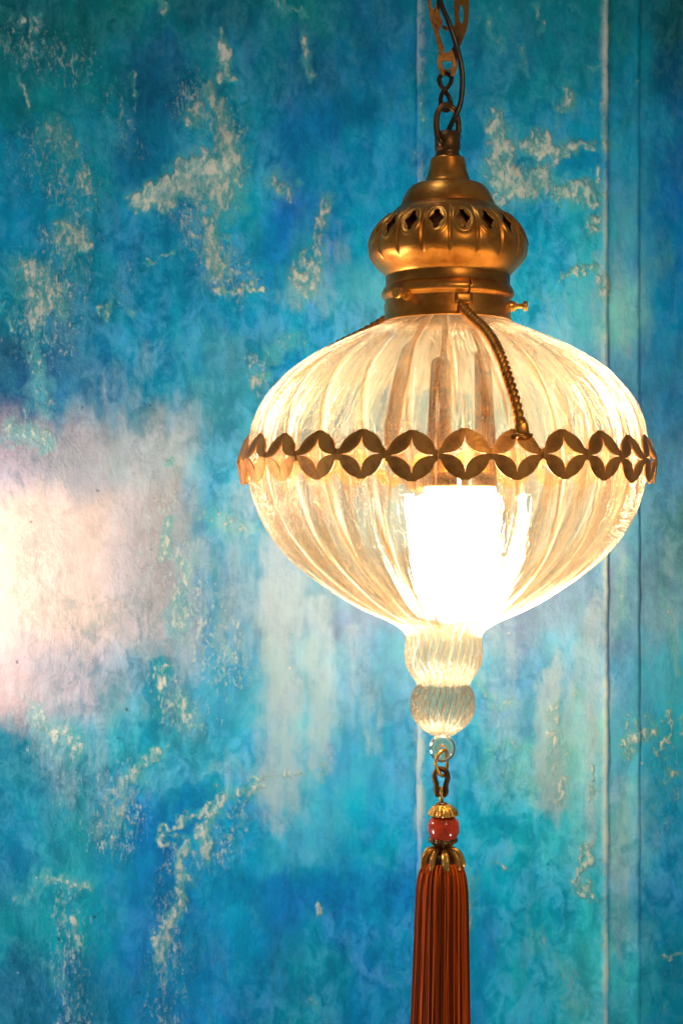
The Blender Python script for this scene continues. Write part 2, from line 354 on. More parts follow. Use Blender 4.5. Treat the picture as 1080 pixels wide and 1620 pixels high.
# crisp pale patches where an under-layer shows: (x0,y0,x1,y1,w0,w1,strength)
PALE = [(215, 320, 300, 285, 16, 38, 1.0), (300, 280, 350, 265, 34, 40, 1.0), (350, 50, 362, 120, 9, 9, .9), (352, 100, 372, 118, 6, 8, .9),
 (335, 130, 350, 210, 14, 18, .85), (305, 160, 312, 195, 8, 8, .8), (350, 200, 355, 310, 24, 30, .9), (330, 350, 345, 420, 16, 18, .85), (345, 455, 415, 455, 6, 4, .9),
 (240, 415, 270, 405, 5, 4, .8), (440, 285, 460, 300, 22, 16, .72), (515, 310, 480, 460, 14, 30, .75), (480, 60, 495, 115, 12, 14, .75), (425, 0, 470, 20, 8, 8, .6),
 (258, 0, 262, 15, 9, 9, .75), (32, 15, 36, 35, 6, 4, .9), (50, 20, 52, 45, 5, 4, .8), (35, 130, 38, 155, 6, 5, .85), (200, 110, 205, 150, 5, 4, .7),
 (75, 205, 105, 240, 22, 16, .62), (135, 265, 135, 300, 7, 6, .8), (100, 370, 130, 385, 16, 14, .8), (40, 430, 90, 480, 34, 24, .74), (10, 500, 20, 520, 8, 8, .8), (60, 470, 60, 530, 12, 8, .8),
 (160, 470, 165, 495, 6, 6, .8), (205, 487, 210, 490, 6, 6, .8), (785, 190, 800, 300, 20, 34, .95), (800, 300, 860, 290, 34, 34, .95), (850, 235, 905, 230, 24, 16, .9), (905, 230, 935, 222, 14, 8, .9), (870, 300, 938, 310, 28, 18, .9),
 (938, 275, 940, 290, 7, 6, .85), (895, 145, 885, 175, 15, 15, .75), (830, 75, 835, 105, 9, 9, .6), (845, 15, 850, 40, 8, 8, .55), (928, 108, 945, 103, 5, 5, .6), (1005, 118, 1010, 116, 6, 6, .55),
 (780, 20, 790, 80, 10, 8, .5), (932, 350, 940, 345, 14, 12, .8), (885, 440, 935, 425, 5, 8, .8), (950, 440, 955, 455, 14, 14, .85), (955, 160, 963, 220, 8, 12, .7), (720, 300, 735, 400, 12, 30, .5),
 (255, 735, 260, 745, 7, 7, .9), (270, 820, 260, 880, 8, 8, .68), (300, 900, 290, 1000, 20, 14, .66), (330, 830, 400, 840, 24, 20, .6), (260, 1060, 250, 1130, 8, 8, .7), (215, 1225, 260, 1185, 14, 10, .72), (205, 1240, 180, 1290, 12, 12, .72), (60, 1130, 110, 1190, 22, 26, .68),
 (285, 1110, 300, 1150, 12, 14, .66), (250, 1330, 310, 1285, 5, 10, .95), (300, 1290, 330, 1280, 10, 14, .9), (340, 1260, 420, 1255, 18, 12, .7), (330, 1300, 325, 1360, 18, 14, .8), (385, 1240, 475, 1228, 4, 3, .85), (290, 1340, 285, 1395, 12, 14, .95), (285, 1395, 262, 1490, 14, 10, .8), (250, 1480, 250, 1510, 9, 8, .85),
 (250, 1330, 275, 1330, 4, 4, .8), (510, 1215, 517, 1232, 7, 7, .8), (508, 1440, 512, 1446, 8, 7, .75), (490, 1580, 500, 1590, 14, 14, .5), (70, 1395, 135, 1400, 9, 12, .72), (100, 1395, 138, 1410, 6, 6, .85), (120, 1460, 125, 1500, 7, 6, .72), (75, 1530, 90, 1550, 14, 14, .5), (30, 1420, 60, 1400, 10, 14, .5),
 (880, 1120, 880, 1260, 14, 26, .72), (830, 1230, 870, 1240, 10, 14, .5), (910, 1080, 918, 1100, 8, 10, .6), (915, 1390, 930, 1330, 8, 8, .85), (912, 1385, 935, 1415, 9, 10, .9), (935, 1410, 945, 1425, 10, 6, .8), (780, 1370, 800, 1372, 8, 6, .6), (840, 1500, 850, 1480, 16, 16, .42), (900, 1540, 905, 1600, 22, 20, .5), (935, 1200, 930, 1270, 4, 3, .85),
 (738, 1370, 745, 1375, 6, 6, .5), (748, 1400, 740, 1490, 12, 10, .6), (755, 1090, 800, 1110, 14, 10, .6), (780, 1180, 840, 1185, 8, 14, .55), (990, 1185, 1025, 1165, 14, 16, .75), (1018, 1135, 1020, 1150, 10, 8, .75), (1050, 1115, 1050, 1195, 3, 3, .9), (994, 1135, 994, 1160, 3, 3, .9), (1075, 1140, 1080, 1180, 10, 12, .75), (1045, 1245, 1075, 1240, 6, 8, .7), (1050, 1525, 1080, 1515, 4, 5, .8), (1040, 1600, 1050, 1605, 8, 8, .5),
 (660, 165, 662, 240, 4, 4, .6), (990, 880, 985, 1000, 10, 8, .45), (1060, 930, 1068, 1060, 10, 12, .5), (55, 560, 60, 640, 20, 24, .55), (20, 680, 60, 700, 20, 14, .7), (430, 1000, 440, 1180, 24, 24, .42), (420, 560, 470, 540, 20, 24, .5), (395, 610, 420, 600, 14, 12, .66)]
# places where the paint broke up into drips and crackle
SPECK = [(20, 60, 110, 100, 50, 45, .75), (60, 240, 110, 300, 60, 60, .8), (180, 150, 210, 230, 40, 30, .6), (110, 380, 60, 520, 55, 70, .85), (300, 150, 360, 210, 40, 40, .9), (310, 350, 370, 450, 50, 45, .9), (20, 680, 80, 710, 50, 45, .6),
 (265, 790, 245, 960, 30, 60, .7), (280, 900, 350, 1060, 60, 60, .8), (260, 1060, 300, 1140, 40, 45, .8), (200, 1250, 180, 1330, 50, 40, .9), (60, 1140, 130, 1300, 60, 50, .5), (370, 1290, 330, 1350, 40, 40, .7), (275, 1360, 260, 1600, 35, 35, .8), (110, 1420, 115, 1620, 30, 40, .8), (200, 420, 160, 500, 30, 20, .5), (400, 580, 420, 620, 30, 24, .7), (760, 1180, 850, 1230, 40, 40, .5), (1060, 1200, 1060, 1300, 30, 40, .5), (40, 900, 110, 1060, 60, 70, .35), (1060, 1500, 1040, 1620, 40, 50, .35), (850, 300, 800, 260, 30, 30, .3)]
DEEP = [(470, 360, 440, 420, 60, 40, .9), (480, 210, 580, 170, 60, 30, .7), (235, 130, 240, 270, 60, 40, .6), (200, 270, 260, 240, 30, 30, .7), (895, 255, 930, 250, 17, 20, 1.0), (860, 60, 830, 120, 50, 30, .5), (255, 1060, 235, 1190, 18, 20, .7), (250, 1000, 300, 960, 14, 20, .5), (285, 1290, 320, 1250, 44, 22, .95), (240, 1330, 240, 1400, 60, 50, .8),
 (350, 1410, 640, 1410, 30, 40, .85), (440, 1400, 450, 1570, 60, 40, .6), (780, 1310, 800, 1300, 18, 20, .7), (830, 260, 840, 256, 4, 5, 1.0), (155, 535, 160, 570, 16, 14, .7), (400, 545, 405, 565, 12, 10, .7), (10, 690, 20, 700, 14, 10, .4), (60, 1440, 70, 1470, 14, 14, .3), (1030, 1100, 1040, 1200, 30, 30, .4), (760, 1470, 740, 1600, 30, 40, .6), (874, 1366, 874, 1366, 4, 4, 1.6), (983, 336, 983, 336, 2.5, 2.5, 1.6),(920, 1290, 930, 1310, 12,10,.4),(370, 820, 372, 830, 20, 20, .3)]
# broad soft streaks of whitewash dragged down the wall
WASH = [(445, 880, 440, 1270, 40, 46, 1.0), (500, 960, 505, 1200, 28, 30, .9), (385, 800, 370, 1020, 36, 40, .75), (320, 880, 300, 1060, 36, 34, .75), (560, 1010, 590, 1180, 30, 30, .6), (790, 1000, 800, 1160, 30, 34, .6), (870, 1060, 868, 1270, 22, 34, .95), (935, 960, 935, 1330, 16, 14, .8),
 (925, 980, 900, 1180, 20, 30, .7), (760, 1020, 770, 1090, 22, 26, .5), (480, 330, 455, 470, 22, 34, .6), (530, 380, 510, 480, 30, 40, .55), (330, 380, 350, 440, 40, 40, .45), (240, 560, 150, 640, 40, 60, .5), (300, 660, 230, 760, 70, 60, .55), (150, 430, 100, 520, 30, 40, .4), (60, 1110, 100, 1250, 40, 40, .6), (150, 1130, 160, 1260, 30, 30, .55), (350, 1220, 460, 1240, 36, 26, .6),
 (970, 640, 985, 980, 14, 18, .6), (985, 1240, 980, 1500, 20, 22, .55), (885, 480, 880, 560, 40, 50, .45), (940, 400, 950, 600, 14, 14, .6), (985, 400, 990, 560, 14, 18, .5), (665, 1060, 663, 1420, 6, 6, .9), (840, 1460, 900, 1590, 26, 40, .35), (770, 1330, 850, 1330, 40, 50, .3), (30, 590, 60, 640, 24, 34, .4), (740, 1560, 735, 1480, 8, 10, .4), (200, 1240, 160, 1300, 34, 34, .5), (1060, 860, 1068, 1070, 16, 16, .5), (280, 250, 330, 320, 60, 60, .3), (820, 230, 870, 300, 60, 60, .3)]
SPOTS = [(20, 560, 1.8), (32, 552, 1.8), (45, 558, 2), (8, 626, 1.5), (130, 644, 1.5), (48, 826, 1.6), (26, 1048, 1.8), (154, 776, 1.5), (236, 641, 1.2), (200, 1123, 2), (186, 1168, 1.5), (149, 1452, 2), (92, 1487, 1.8), (220, 1572, 1.6), (183, 1375, 1.4), (240, 869, 1.2)]

def paint(u, v):
    n1 = vnoise(u, v, 90, 150, 1)-.5; n2 = vnoise(u, v, 90, 150, 2)-.5
    n3 = vnoise(u, v, 26, 40, 3, 4, .65)-.5; n4 = vnoise(u, v, 26, 30, 4, 4, .65)-.5
    n5 = vnoise(u, v, 50, 110, 7, 6, .70)-.5; n6 = vnoise(u, v, 50, 120, 8, 6, .70)-.5
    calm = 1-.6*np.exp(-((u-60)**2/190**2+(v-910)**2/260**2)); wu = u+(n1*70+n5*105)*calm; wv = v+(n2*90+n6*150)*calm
    # colour map: fields of paint with fairly definite, broken edges
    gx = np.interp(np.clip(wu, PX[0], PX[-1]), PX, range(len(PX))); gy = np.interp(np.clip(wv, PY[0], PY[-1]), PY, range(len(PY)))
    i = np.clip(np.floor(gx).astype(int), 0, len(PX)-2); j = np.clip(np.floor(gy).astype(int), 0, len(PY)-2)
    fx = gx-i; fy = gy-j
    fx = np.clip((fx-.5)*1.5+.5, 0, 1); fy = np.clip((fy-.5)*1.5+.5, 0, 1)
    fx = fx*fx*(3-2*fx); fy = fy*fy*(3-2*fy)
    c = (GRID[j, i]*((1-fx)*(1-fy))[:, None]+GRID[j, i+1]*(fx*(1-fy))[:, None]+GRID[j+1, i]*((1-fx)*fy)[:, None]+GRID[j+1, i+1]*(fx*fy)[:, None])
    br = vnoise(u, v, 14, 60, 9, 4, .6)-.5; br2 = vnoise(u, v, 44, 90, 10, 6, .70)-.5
    off_glow = 1-np.exp(-((u-80)**2/150**2+(v-900)**2/260**2))*.75            # less mottling where the left glow's pale tint is painted in
    c = np.clip(c*(1+0.35*(br*off_glow)[:, None]+0.65*(br2*off_glow)[:, None]), 0, .86)
    su = u+n3*46+n1*24+(vnoise(u, v, 7, 10, 5, 2)-.5)*7; sv = v+n4*50+n2*24+(vnoise(u, v, 6, 12, 6, 2)-.5)*9
    wash = seg_field(u+n3*30+n1*24, v+n4*60, WASH)
    pale = seg_field(su, sv, PALE); speck = seg_field(u+n1*30, v+n2*30, SPECK); deep = seg_field(su, sv, DEEP)
    return c, pale, speck, deep, wash

def relief(u, v, pale, speck):
    h = (vnoise(u, v, 120, 160, 21, 3)-.5)*5+(vnoise(u, v, 22, 60, 22, 4, .6)-.5)*2.2
    h += speck*(vnoise(u, v, 9, 20, 23, 3, .6)-.5)*4.5
    h += np.clip((pale-.45)*3, 0, 1)*0.9
    return h

def wall_mat():
    t = NT('painted_plaster'); co = t.n('ShaderNodeTexCoord').outputs['Object']   # all wall pieces share the world origin
    ac = t.n('ShaderNodeAttribute', attribute_name='paint').outputs['Color']
    pale = t.n('ShaderNodeAttribute', attribute_name='pale').outputs['Fac']
    speck = t.n('ShaderNodeAttribute', attribute_name='speck').outputs['Fac']
    deep = t.n('ShaderNodeAttribute', attribute_name='deep').outputs['Fac']
    edge = t.n('ShaderNodeAttribute', attribute_name='edge').outputs['Fac']
    fine = t.noise(t.map(co, (1, 1, 0.55)), 230, 6, 0.68, 0.4)
    drip = t.noise(t.map(co, (1, 1, 0.34)), 330, 6, 0.70, 1.1)
    broad = t.noise(t.map(co, (1, 1, 0.6), (2, 0, 1)), 34, 6, 0.62, 0.6)
    brush = t.noise(t.map(co, (1, 1, 0.05)), 420, 4, 0.6)
    canvas = t.noise(t.map(co, (1, 1, 1)), 1500, 2, 0.6)
    shade = t.noise(t.map(co, (1, 1, 0.7), (5, 0, 2)), 75, 8, 0.72, 0.6)
    vein0 = t.noise(t.map(co, (1, 1, 0.60), (8, 0, 2)), 150, 7, 0.66, 0.7)
    vein = t.math('SUBTRACT', 1.0, t.math('MULTIPLY', t.math('ABSOLUTE', t.math('SUBTRACT', vein0, 0.5)), 9.0), clamp=True)   # ridged: wrinkled net of lines
    vein1 = t.noise(t.map(co, (1, 1, 0.8), (1, 0, 7)), 60, 8, 0.70, 0.5)
    wrinkle = t.math('SUBTRACT', 1.0, t.math('MULTIPLY', t.math('ABSOLUTE', t.math('SUBTRACT', vein1, 0.5)), 22.0), clamp=True)
    # pale mask with a broken, crisp edge
    pm = t.rng(t.math('ADD', pale, t.math('MULTIPLY', t.math('SUBTRACT', fine, 0.5), 1.7)), 0.54, 0.92)
    pm = t.math('MULTIPLY', pm, t.rng(pale, 0.10, 0.42))
    sm = t.rng(t.math('ADD', t.math('MULTIPLY', speck, 0.45), t.math('ADD', t.math('MULTIPLY', vein, 0.26), t.math('MULTIPLY', drip, 1.5))), 1.24, 1.46)
    sm = t.math('MULTIPLY', sm, t.rng(speck, 0.10, 0.5))
    dm = t.rng(t.math('ADD', deep, t.math('MULTIPLY', t.math('SUBTRACT', shade, 0.5), 1.3)), 0.35, 0.70, 0, 0.9)
    wash = t.rng(t.math('ADD', t.math('MULTIPLY', broad, 0.5), t.math('MULTIPLY', shade, 0.5)), 0.46, 0.60)
    region = t.rng(t.noise(co, 7, 3, 0.5), 0.38, 0.62, 0.25, 1.0)
    dk0 = t.n('ShaderNodeMix', data_type='RGBA', blend_type='MULTIPLY'); t.set(dk0, 0, t.math('MULTIPLY', t.rng(shade, 0.56, 0.36), region)); t.set(dk0, 6, ac); t.set(dk0, 7, (0.50, 0.74, 0.80, 1))
    huev = t.n('ShaderNodeHueSaturation'); t.set(huev, 'Color', dk0.outputs[2]); t.set(huev, 'Hue', t.math('ADD', 0.5, t.math('MULTIPLY', t.math('SUBTRACT', broad, 0.60), 0.07)))
    hsv = t.n('ShaderNodeHueSaturation'); t.set(hsv, 'Saturation', 0.92); t.set(hsv, 'Value', 1.45); t.set(hsv, 'Color', ac)
    c = t.mix(t.math('MULTIPLY', t.math('MULTIPLY', wash, region), 0.55), huev.outputs[0], hsv.outputs[0])
    # soft half-transparent pale wash under and round the crisp patches
    soft = t.math('MULTIPLY', t.rng(t.math('ADD', pale, t.math('MULTIPLY', t.math('SUBTRACT', shade, 0.5), 1.1)), 0.10, 0.80), 0.62)
    c = t.mix(soft, c, (0.09, 0.50, 0.57, 1))
    c = t.mix(t.math('MULTIPLY', t.rng(brush, 0.52, 0.8), 0.10), c, (0.05, 0.48, 0.64, 1))
    c = t.mix(t.math('MULTIPLY', t.math('MULTIPLY', vein, t.rng(shade, 0.42, 0.6)), 0.14), c, (0.14, 0.62, 0.72, 1))
    ww = t.n('ShaderNodeAttribute', attribute_name='whitewash').outputs['Fac']
    drag = t.noise(t.map(co, (1, 1, 0.12), (3, 0, 3)), 170, 6, 0.68, 0.3)
    wm = t.rng(t.math('ADD', ww, t.math('ADD', t.math('MULTIPLY', t.math('SUBTRACT', drag, 0.5), 0.9), t.math('MULTIPLY', t.math('SUBTRACT', shade, 0.5), 0.9))), 0.28, 1.15, 0, 0.68)
    c = t.mix(t.math('MULTIPLY', wm, t.rng(ww, 0.0, 0.3)), c, (0.46, 0.61, 0.74, 1))
    # deep glaze: more saturated, darker blue
    dk = t.n('ShaderNodeMix', data_type='RGBA', blend_type='MULTIPLY'); t.set(dk, 0, 1.0); t.set(dk, 6, c); t.set(dk, 7, (0.04, 0.70, 0.82, 1))
    c = t.mix(dm, c, dk.outputs[2])
    palecol = t.mix(t.rng(fine, 0.42, 0.62), (0.18, 0.56, 0.60, 1), (0.80, 0.87, 0.80, 1))
    palecol = t.mix(0.18, palecol, t.mix(0.5, ac, (0.9, 0.9, 0.9, 1)))
    c = t.mix(t.math('MULTIPLY', sm, t.rng(broad, 0.35, 0.6, 0.35, 0.85)), c, palecol)
    c = t.mix(t.math('MULTIPLY', pm, t.rng(shade, 0.36, 0.56, 0.45, 0.92)), c, palecol)
    # thin dirty cracks along some wrinkles
    c = t.mix(t.math('MULTIPLY', t.math('MULTIPLY', t.rng(wrinkle, 0.6, 1.0), t.rng(broad, 0.50, 0.62)), 0.22), c, (0.02, 0.10, 0.16, 1))
    c = t.mix(t.math('MULTIPLY', edge, t.rng(t.math('ADD', fine, t.math('MULTIPLY', edge, 0.25)), 0.42, 0.62)), c, (0.62, 0.74, 0.72, 1))  # pale tint painted along panel edges, the lit bead included
    dots = t.n('ShaderNodeTexVoronoi'); t.set(dots, 'Vector', co); t.set(dots, 'Scale', 26)
    dd = t.rng(dots.outputs['Distance'], 0.018, 0.036, 1, 0)
    c = t.mix(t.math('MULTIPLY', dd, 0.65), c, (0.75, 0.72, 0.62, 1))
    spot = t.n('ShaderNodeAttribute', attribute_name='spot').outputs['Fac']
    c = t.mix(spot, c, (0.02, 0.03, 0.05, 1))
    g = t.n('ShaderNodeGamma'); t.set(g, 'Color', c); t.set(g, 'Gamma', t.math('ADD', 0.86, t.math('MULTIPLY', canvas, 0.28)))
    p = t.n('ShaderNodeBsdfPrincipled')
    t.set(p, 'Base Color', g.outputs[0])
    t.set(p, 'Roughness', t.math('ADD', 0.42, t.math('MULTIPLY', fine, 0.2))); t.set(p, 'Specular IOR Level', 0.10)
    hh = t.math('ADD', t.math('MULTIPLY', fine, 0.8), t.math('MULTIPLY', t.math('MULTIPLY', t.math('ADD', drip, t.math('MULTIPLY', vein, 0.6)), t.math('ADD', 0.05, speck)), 1.7))
    hh = t.math('ADD', hh, t.math('ADD', t.math('MULTIPLY', pm, 0.7), t.math('ADD', t.math('MULTIPLY', broad, 0.9), t.math('MULTIPLY', wrinkle, 0.08))))
    hh = t.math('ADD', hh, t.math('MULTIPLY', canvas, 0.16))
    t.set(p, 'Normal', t.bump(hh, 0.75, 0.0018))
    return t.done(p.outputs[0])
M_WALL = wall_mat()

def panel(name, u0, u1, depth, step=2.6, ridge=0.0, back=60.0, slope=0.0, edge_r=None, edge_l=None, v0=-160, v1=1780):
    us = np.arange(u0, u1+0.01, (u1-u0)/max(2, round((u1-u0)/step)))
    vs = np.arange(v0, v1+0.01, step)
    # rounded arrises turning back at either side
    eu = [(-4, back), (-3, 6), (-1.5, 1.6)]
    cols = [(u0+a+3, d) for a, d in eu]+[(u, 0.0) for u in us[2:-2]]+[(u1-a-3, d) for a, d in reversed(eu)]
    U = np.array([c[0] for c in cols]); Db = np.array([c[1] for c in cols])
    uu, vv = np.meshgrid(U, vs); dd = np.tile(Db, (len(vs), 1))
    u = uu.ravel(); v = vv.ravel()
    col, pale, speck, deep, washf = paint(u, v)
    h = relief(u, v, pale, speck)
    ef = np.zeros_like(u)
    if edge_r:
        wob = (vnoise(v*0+3, v, 50, 60, 31)-.5)*6
        k = np.exp(-((u-(u1-3))/(edge_r+np.abs(wob)))**2); edge_fade = np.clip(vnoise(v*0+5, v, 50, 70, 35, 5, .7)*2.6-.75, 0, 1); h += k*(0.6+2.2*edge_fade); ef = np.maximum(ef, k*(0.25+0.75*edge_fade))  # raised bead, its highlight also painted pale and broken by noise
    if edge_l:
        k = np.exp(-((u-(u0+4))/edge_l)**2)*np.clip(vnoise(v*0+8, v, 50, 90, 33)*2-.5, 0, 1); ef = np.maximum(ef, 0.8*k)
    spot = np.zeros_like(u)
    for (sx, sy, sr) in SPOTS: spot = np.maximum(spot, np.clip(1.6-np.hypot(u-sx, v-sy)/sr, 0, 1))
    d = depth+dd.ravel()-h+slope*(u-u0)
    near = np.exp(-np.minimum(u-u0+3, u1+3-u)/14.0)
    u = u+near*((vnoise(v*0+1, v, 50, 26, 41, 4, .65)-.5)*5)
    f = (D+WD)/D
    X = (u-540)*S*f; Z = (810-v)*S*f; Y = d*S
    V = np.c_[X, Y, Z]
    nu, nv = len(U), len(vs)
    ii = (np.arange(nv-1)[:, None]*nu+np.arange(nu-1)[None, :]).ravel()
    F = np.c_[ii, ii+nu, ii+nu+1, ii+1]
    me = bpy.data.meshes.new(name)
    me.vertices.add(len(V)); me.vertices.foreach_set('co', V.astype(np.float32).ravel())
    me.loops.add(F.size); me.loops.foreach_set('vertex_index', F.astype(np.int32).ravel())
    me.polygons.add(len(F)); me.polygons.foreach_set('loop_start', (np.arange(len(F))*4).astype(np.int32))
    me.update(calc_edges=True)
    me.polygons.foreach_set('use_smooth', [True]*len(F))
    for k, a in (('pale', pale), ('speck', speck), ('deep', deep), ('edge', ef), ('spot', spot), ('whitewash', washf)):
        t = me.attributes.new(k, 'FLOAT', 'POINT'); t.data.foreach_set('value', a.astype(np.float32))
    t = me.attributes.new('paint', 'FLOAT_COLOR', 'POINT'); t.data.foreach_set('color', np.c_[col, np.ones(len(u))].astype(np.float32).ravel())
    me.materials.append(M_WALL); me.validate()
    o = bpy.data.objects.new(name, me); C.objects.link(o); o['kind'] = 'structure'
    return o
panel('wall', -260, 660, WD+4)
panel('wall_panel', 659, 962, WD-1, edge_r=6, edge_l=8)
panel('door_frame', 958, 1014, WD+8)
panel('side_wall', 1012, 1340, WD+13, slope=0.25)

# ------------------------------------------------------------------ the lantern
LAN = thing('hanging_lantern', P(708, 1207), 'lit brass lantern with fluted glass globe and scalloped band, before the blue wall', 'lantern')

# cap: stem socket, bell and shoulder in one turned piece
lathe('stem', [(206, 8), (209, 17), (211, 20.3), (237, 20.3), (239, 18.6), (243, 18.2), (246, 20.4), (248, 20.4), (251, 18)], M_BRONZE, LAN, sharp=True, seg=64, cx=707.5)
lathe('bell_cap', [(249, 12), (249.5, 24), (252, 27.2), (256, 28), (268, 30), (280, 33.5), (288, 37), (291.5, 42), (292.5, 50), (295, 57), (300, 62), (307, 67), (316, 71.5), (325, 74.5), (334, 76), (338, 76)], M_BRASS, LAN, seg=128, n=110)
# pierced lobed crown
NL = 18
def crown():
    prof = interp_profile([(327, 74), (329.5, 79), (333, 84), (337, 88), (341, 93), (348, 102), (359, 112), (372, 119.5), (385, 123.3), (396, 124.2), (406, 122.6), (415, 118.5), (424, 111), (432, 102.5), (437, 98.6), (441, 97.8)], 130)
    cols = NL*44; V = []; keep = []
    ph = R(-2.5)
    for (y, r) in prof:
        for i in range(cols):
            th = 2*PI*i/cols
            a = ((th-ph)/(2*PI)*NL) % 1.0-0.5          # 0 at the lobe centre
            w = 2*PI*r/NL
            g = math.exp(-((0.5-abs(a))*w/2.1)**2)      # groove between the lobes
            fy = max(0.0, min(1.0, (y-338)/8))*max(0.0, min(1.0, (420-y)/14))
            lob = math.cos(a*PI)
            q = math.hypot(a*w/15.0, (y-366)/21.0)
            rim = math.exp(-((q-1.0)/0.16)**2)
            dip = max(0.0, 1-q)
            rr = r+fy*(-2.3*g+1.6*lob)+1.9*rim*min(1, fy*2)-2.2*dip
            V.append(P(708+rr*math.sin(th), y, -rr*math.cos(th)))
    F = []
    def inhole(a, y, w):
        x = a*w; yy = y-366
        if (x/8.0)**2+((yy)/11.0)**2 < 1: return True
        if math.hypot(abs(x)-5.6, yy) < 4.9: return True
        return math.hypot(x, abs(yy)-12.0) < 4.0
    for j in range(len(prof)-1):
        y = (prof[j][0]+prof[j+1][0])/2; r = prof[j][1]; w = 2*PI*r/NL
        for i in range(cols):
            a = ((2*PI*(i+.5)/cols-ph)/(2*PI)*NL) % 1.0-0.5
            if 348 < y < 384 and inhole(a, y, w): continue
            p = j*cols+i; q = j*cols+(i+1) % cols
            F.append((p, p+cols, q+cols, q))
    o = mesh_obj('pierced_crown', V, F, M_BRASS, LAN); solid(o, 2.0, -1)
crown()
lathe('hole_shade_liner', [(340, 74), (348, 90), (360, 99), (385, 104), (400, 100)], M_BRONZE, LAN, seg=96, n=20)  # dark shell added to stand in for the shade inside the holes
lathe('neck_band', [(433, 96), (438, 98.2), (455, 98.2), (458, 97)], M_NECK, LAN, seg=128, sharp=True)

# gallery collar with rolled bead and a split seam on the front right
def collar():
    prof = [(453, 97.4), (455.5, 100.5), (459, 102.6), (463, 104.6), (467, 104.9), (471, 103.4), (474, 100.6), (476, 99.2), (480, 99.0), (492, 99.2), (502, 99.6), (506, 100.4), (509, 101.6)]
    pr = interp_profile(prof, 40); seg = 360; V = []; F = []
    for (y, r) in pr:
        for i in range(seg):
            th = 2*PI*i/seg
            V.append(P(708+r*math.sin(th), y, -r*math.cos(th)))
    g0 = 13
    for j in range(len(pr)-1):
        for i in range(seg):
            gi = g0+(0 if j > 22 else (1 if j > 10 else 2))
            if i == gi: continue
            p = j*seg+i; q = j*seg+(i+1) % seg; F.append((p, p+seg, q+seg, q))
    o = mesh_obj('collar', V, F, M_BRASS, LAN); solid(o, 2.4, -1)
    # inner sleeve seen through the seam
    V = []; 
    for y in (450, 500):
        for i in range(96):
            th = 2*PI*i/96; V.append(P(708+94*math.sin(th), y, -94*math.cos(th)))
    mesh_obj('inner_ring', V, grid_faces(96, 2, True), M_DARK, LAN)
collar()

def thumb_screw(ang, y):
    u = np.array([math.sin(ang), 0, -math.cos(ang)])           # outward (x, y, depth)
    base = np.array([708+99*u[0], y, 99*u[2]])
    def cyl(d0, d1, r0, r1, seg=20):
        pts = [base+u*(d0+(d1-d0)*k/3) for k in range(4)]
        return sweep(pts, [r0, r0, r1, r1] if r0 != r1 else r0, seg)
    V, F = join(cyl(-3, 7, 9.0, 8.2), cyl(6.5, 9.5, 6.0, 6.0), cyl(9, 20, 3.9, 3.9), cyl(19.5, 21, 6.6, 8.2), cyl(21, 27, 8.2, 7.4))
    s = mesh_obj('thumb_screw', V, F, M_GOLD, LAN, smooth=False)
    b = s.modifiers.new('edge', 'BEVEL'); b.width = 0.5*S; b.segments = 1; b.limit_method = 'ANGLE'
for a, y in ((R(-43), 476), (R(79), 487), (R(197), 484)): thumb_screw(a, y)

# fluted glass globe
GP = [(496, 90), (504, 93), (512, 104), (520, 121), (530, 146), (543, 174), (556, 200), (570, 223), (590, 251), (613, 273), (640, 293), (665, 304), (687, 309), (720, 312), (760, 309), (788, 302), (816, 292), (843, 277), (866, 260), (887, 241), (910, 213), (935, 178), (948, 158), (963, 131), (975, 105), (985, 84), (994, 69), (1002, 61.5), (1009, 59)]
GPa = np.array(GP)
def glass_r(y): return float(np.interp(y, GPa[:, 0], GPa[:, 1]))
NR = 28; RIB0 = R(0.5)
TWIST = 2.6
def rib(th, y, r):
    tw = R(TWIST)*(y-730)/100.0
    a = ((th-RIB0-tw)/(2*PI)*NR) % 1.0
    k = abs(math.cos(a*PI))                                   # ridge at a = 0
    env = min(1.0, max(0, (y-500)/50.0))*min(1.0, max(0.15, (1010-y)/60.0))
    return r*(1.0-0.022*env*(1-k**4)-0.006*env*(math.sin(a*PI)**2)+0.009*env)
lathe('glass_globe', GP, M_GLASS, LAN, seg=NR*14, n=150, rib=rib)

# swirled glass knops below the globe and the clear drop at the bottom
def swirl(nf, amp, pitch):
    def f(th, y, r):
        return r*(1+amp*((1-abs(math.sin(nf/2*(th+pitch*(y-1000)/100.0))))**1.5*2-0.8))
    return f
lathe('glass_knop', [(1009, 58.5), (1018, 59), (1030, 60), (1042, 60), (1053, 57.5), (1063, 52.5), (1073, 46), (1080, 41.5), (1083, 40)], M_GLASS2, LAN, seg=360, n=120, rib=swirl(30, 0.030, 0.55))
lathe('glass_knop', [(1083, 39.8), (1087, 42), (1095, 46.5), (1106, 49.5), (1117, 50), (1129, 48), (1140, 43), (1149, 35.5), (1156, 27), (1160, 21), (1163, 18.6)], M_GLASS2, LAN, seg=320, n=140, rib=swirl(24, 0.032, -0.75))
def drop():
    V, F = [], []
    # a small torus-like drop with a hole through it, front to back
    n, m = 56, 28; cy = 1184; Ro = 12.0; ro = 10.2
    for i in range(n):
        A = 2*PI*i/n
        for k in range(m):
            b = 2*PI*k/m
            rr = Ro+ro*math.cos(b)
            V.append(P(axis_x(1184)+rr*math.sin(A)*0.98, cy+rr*math.cos(A)*1.02, 11*math.sin(b)))
            F.append((i*m+k, ((i+1) % n)*m+k, ((i+1) % n)*m+(k+1) % m, i*m+(k+1) % m))
    uv = [(i/n, k/m) for i in range(n) for k in range(m)]
    mesh_obj('glass_eye', V, F, M_GLASS3, LAN, uv=uv)
drop()

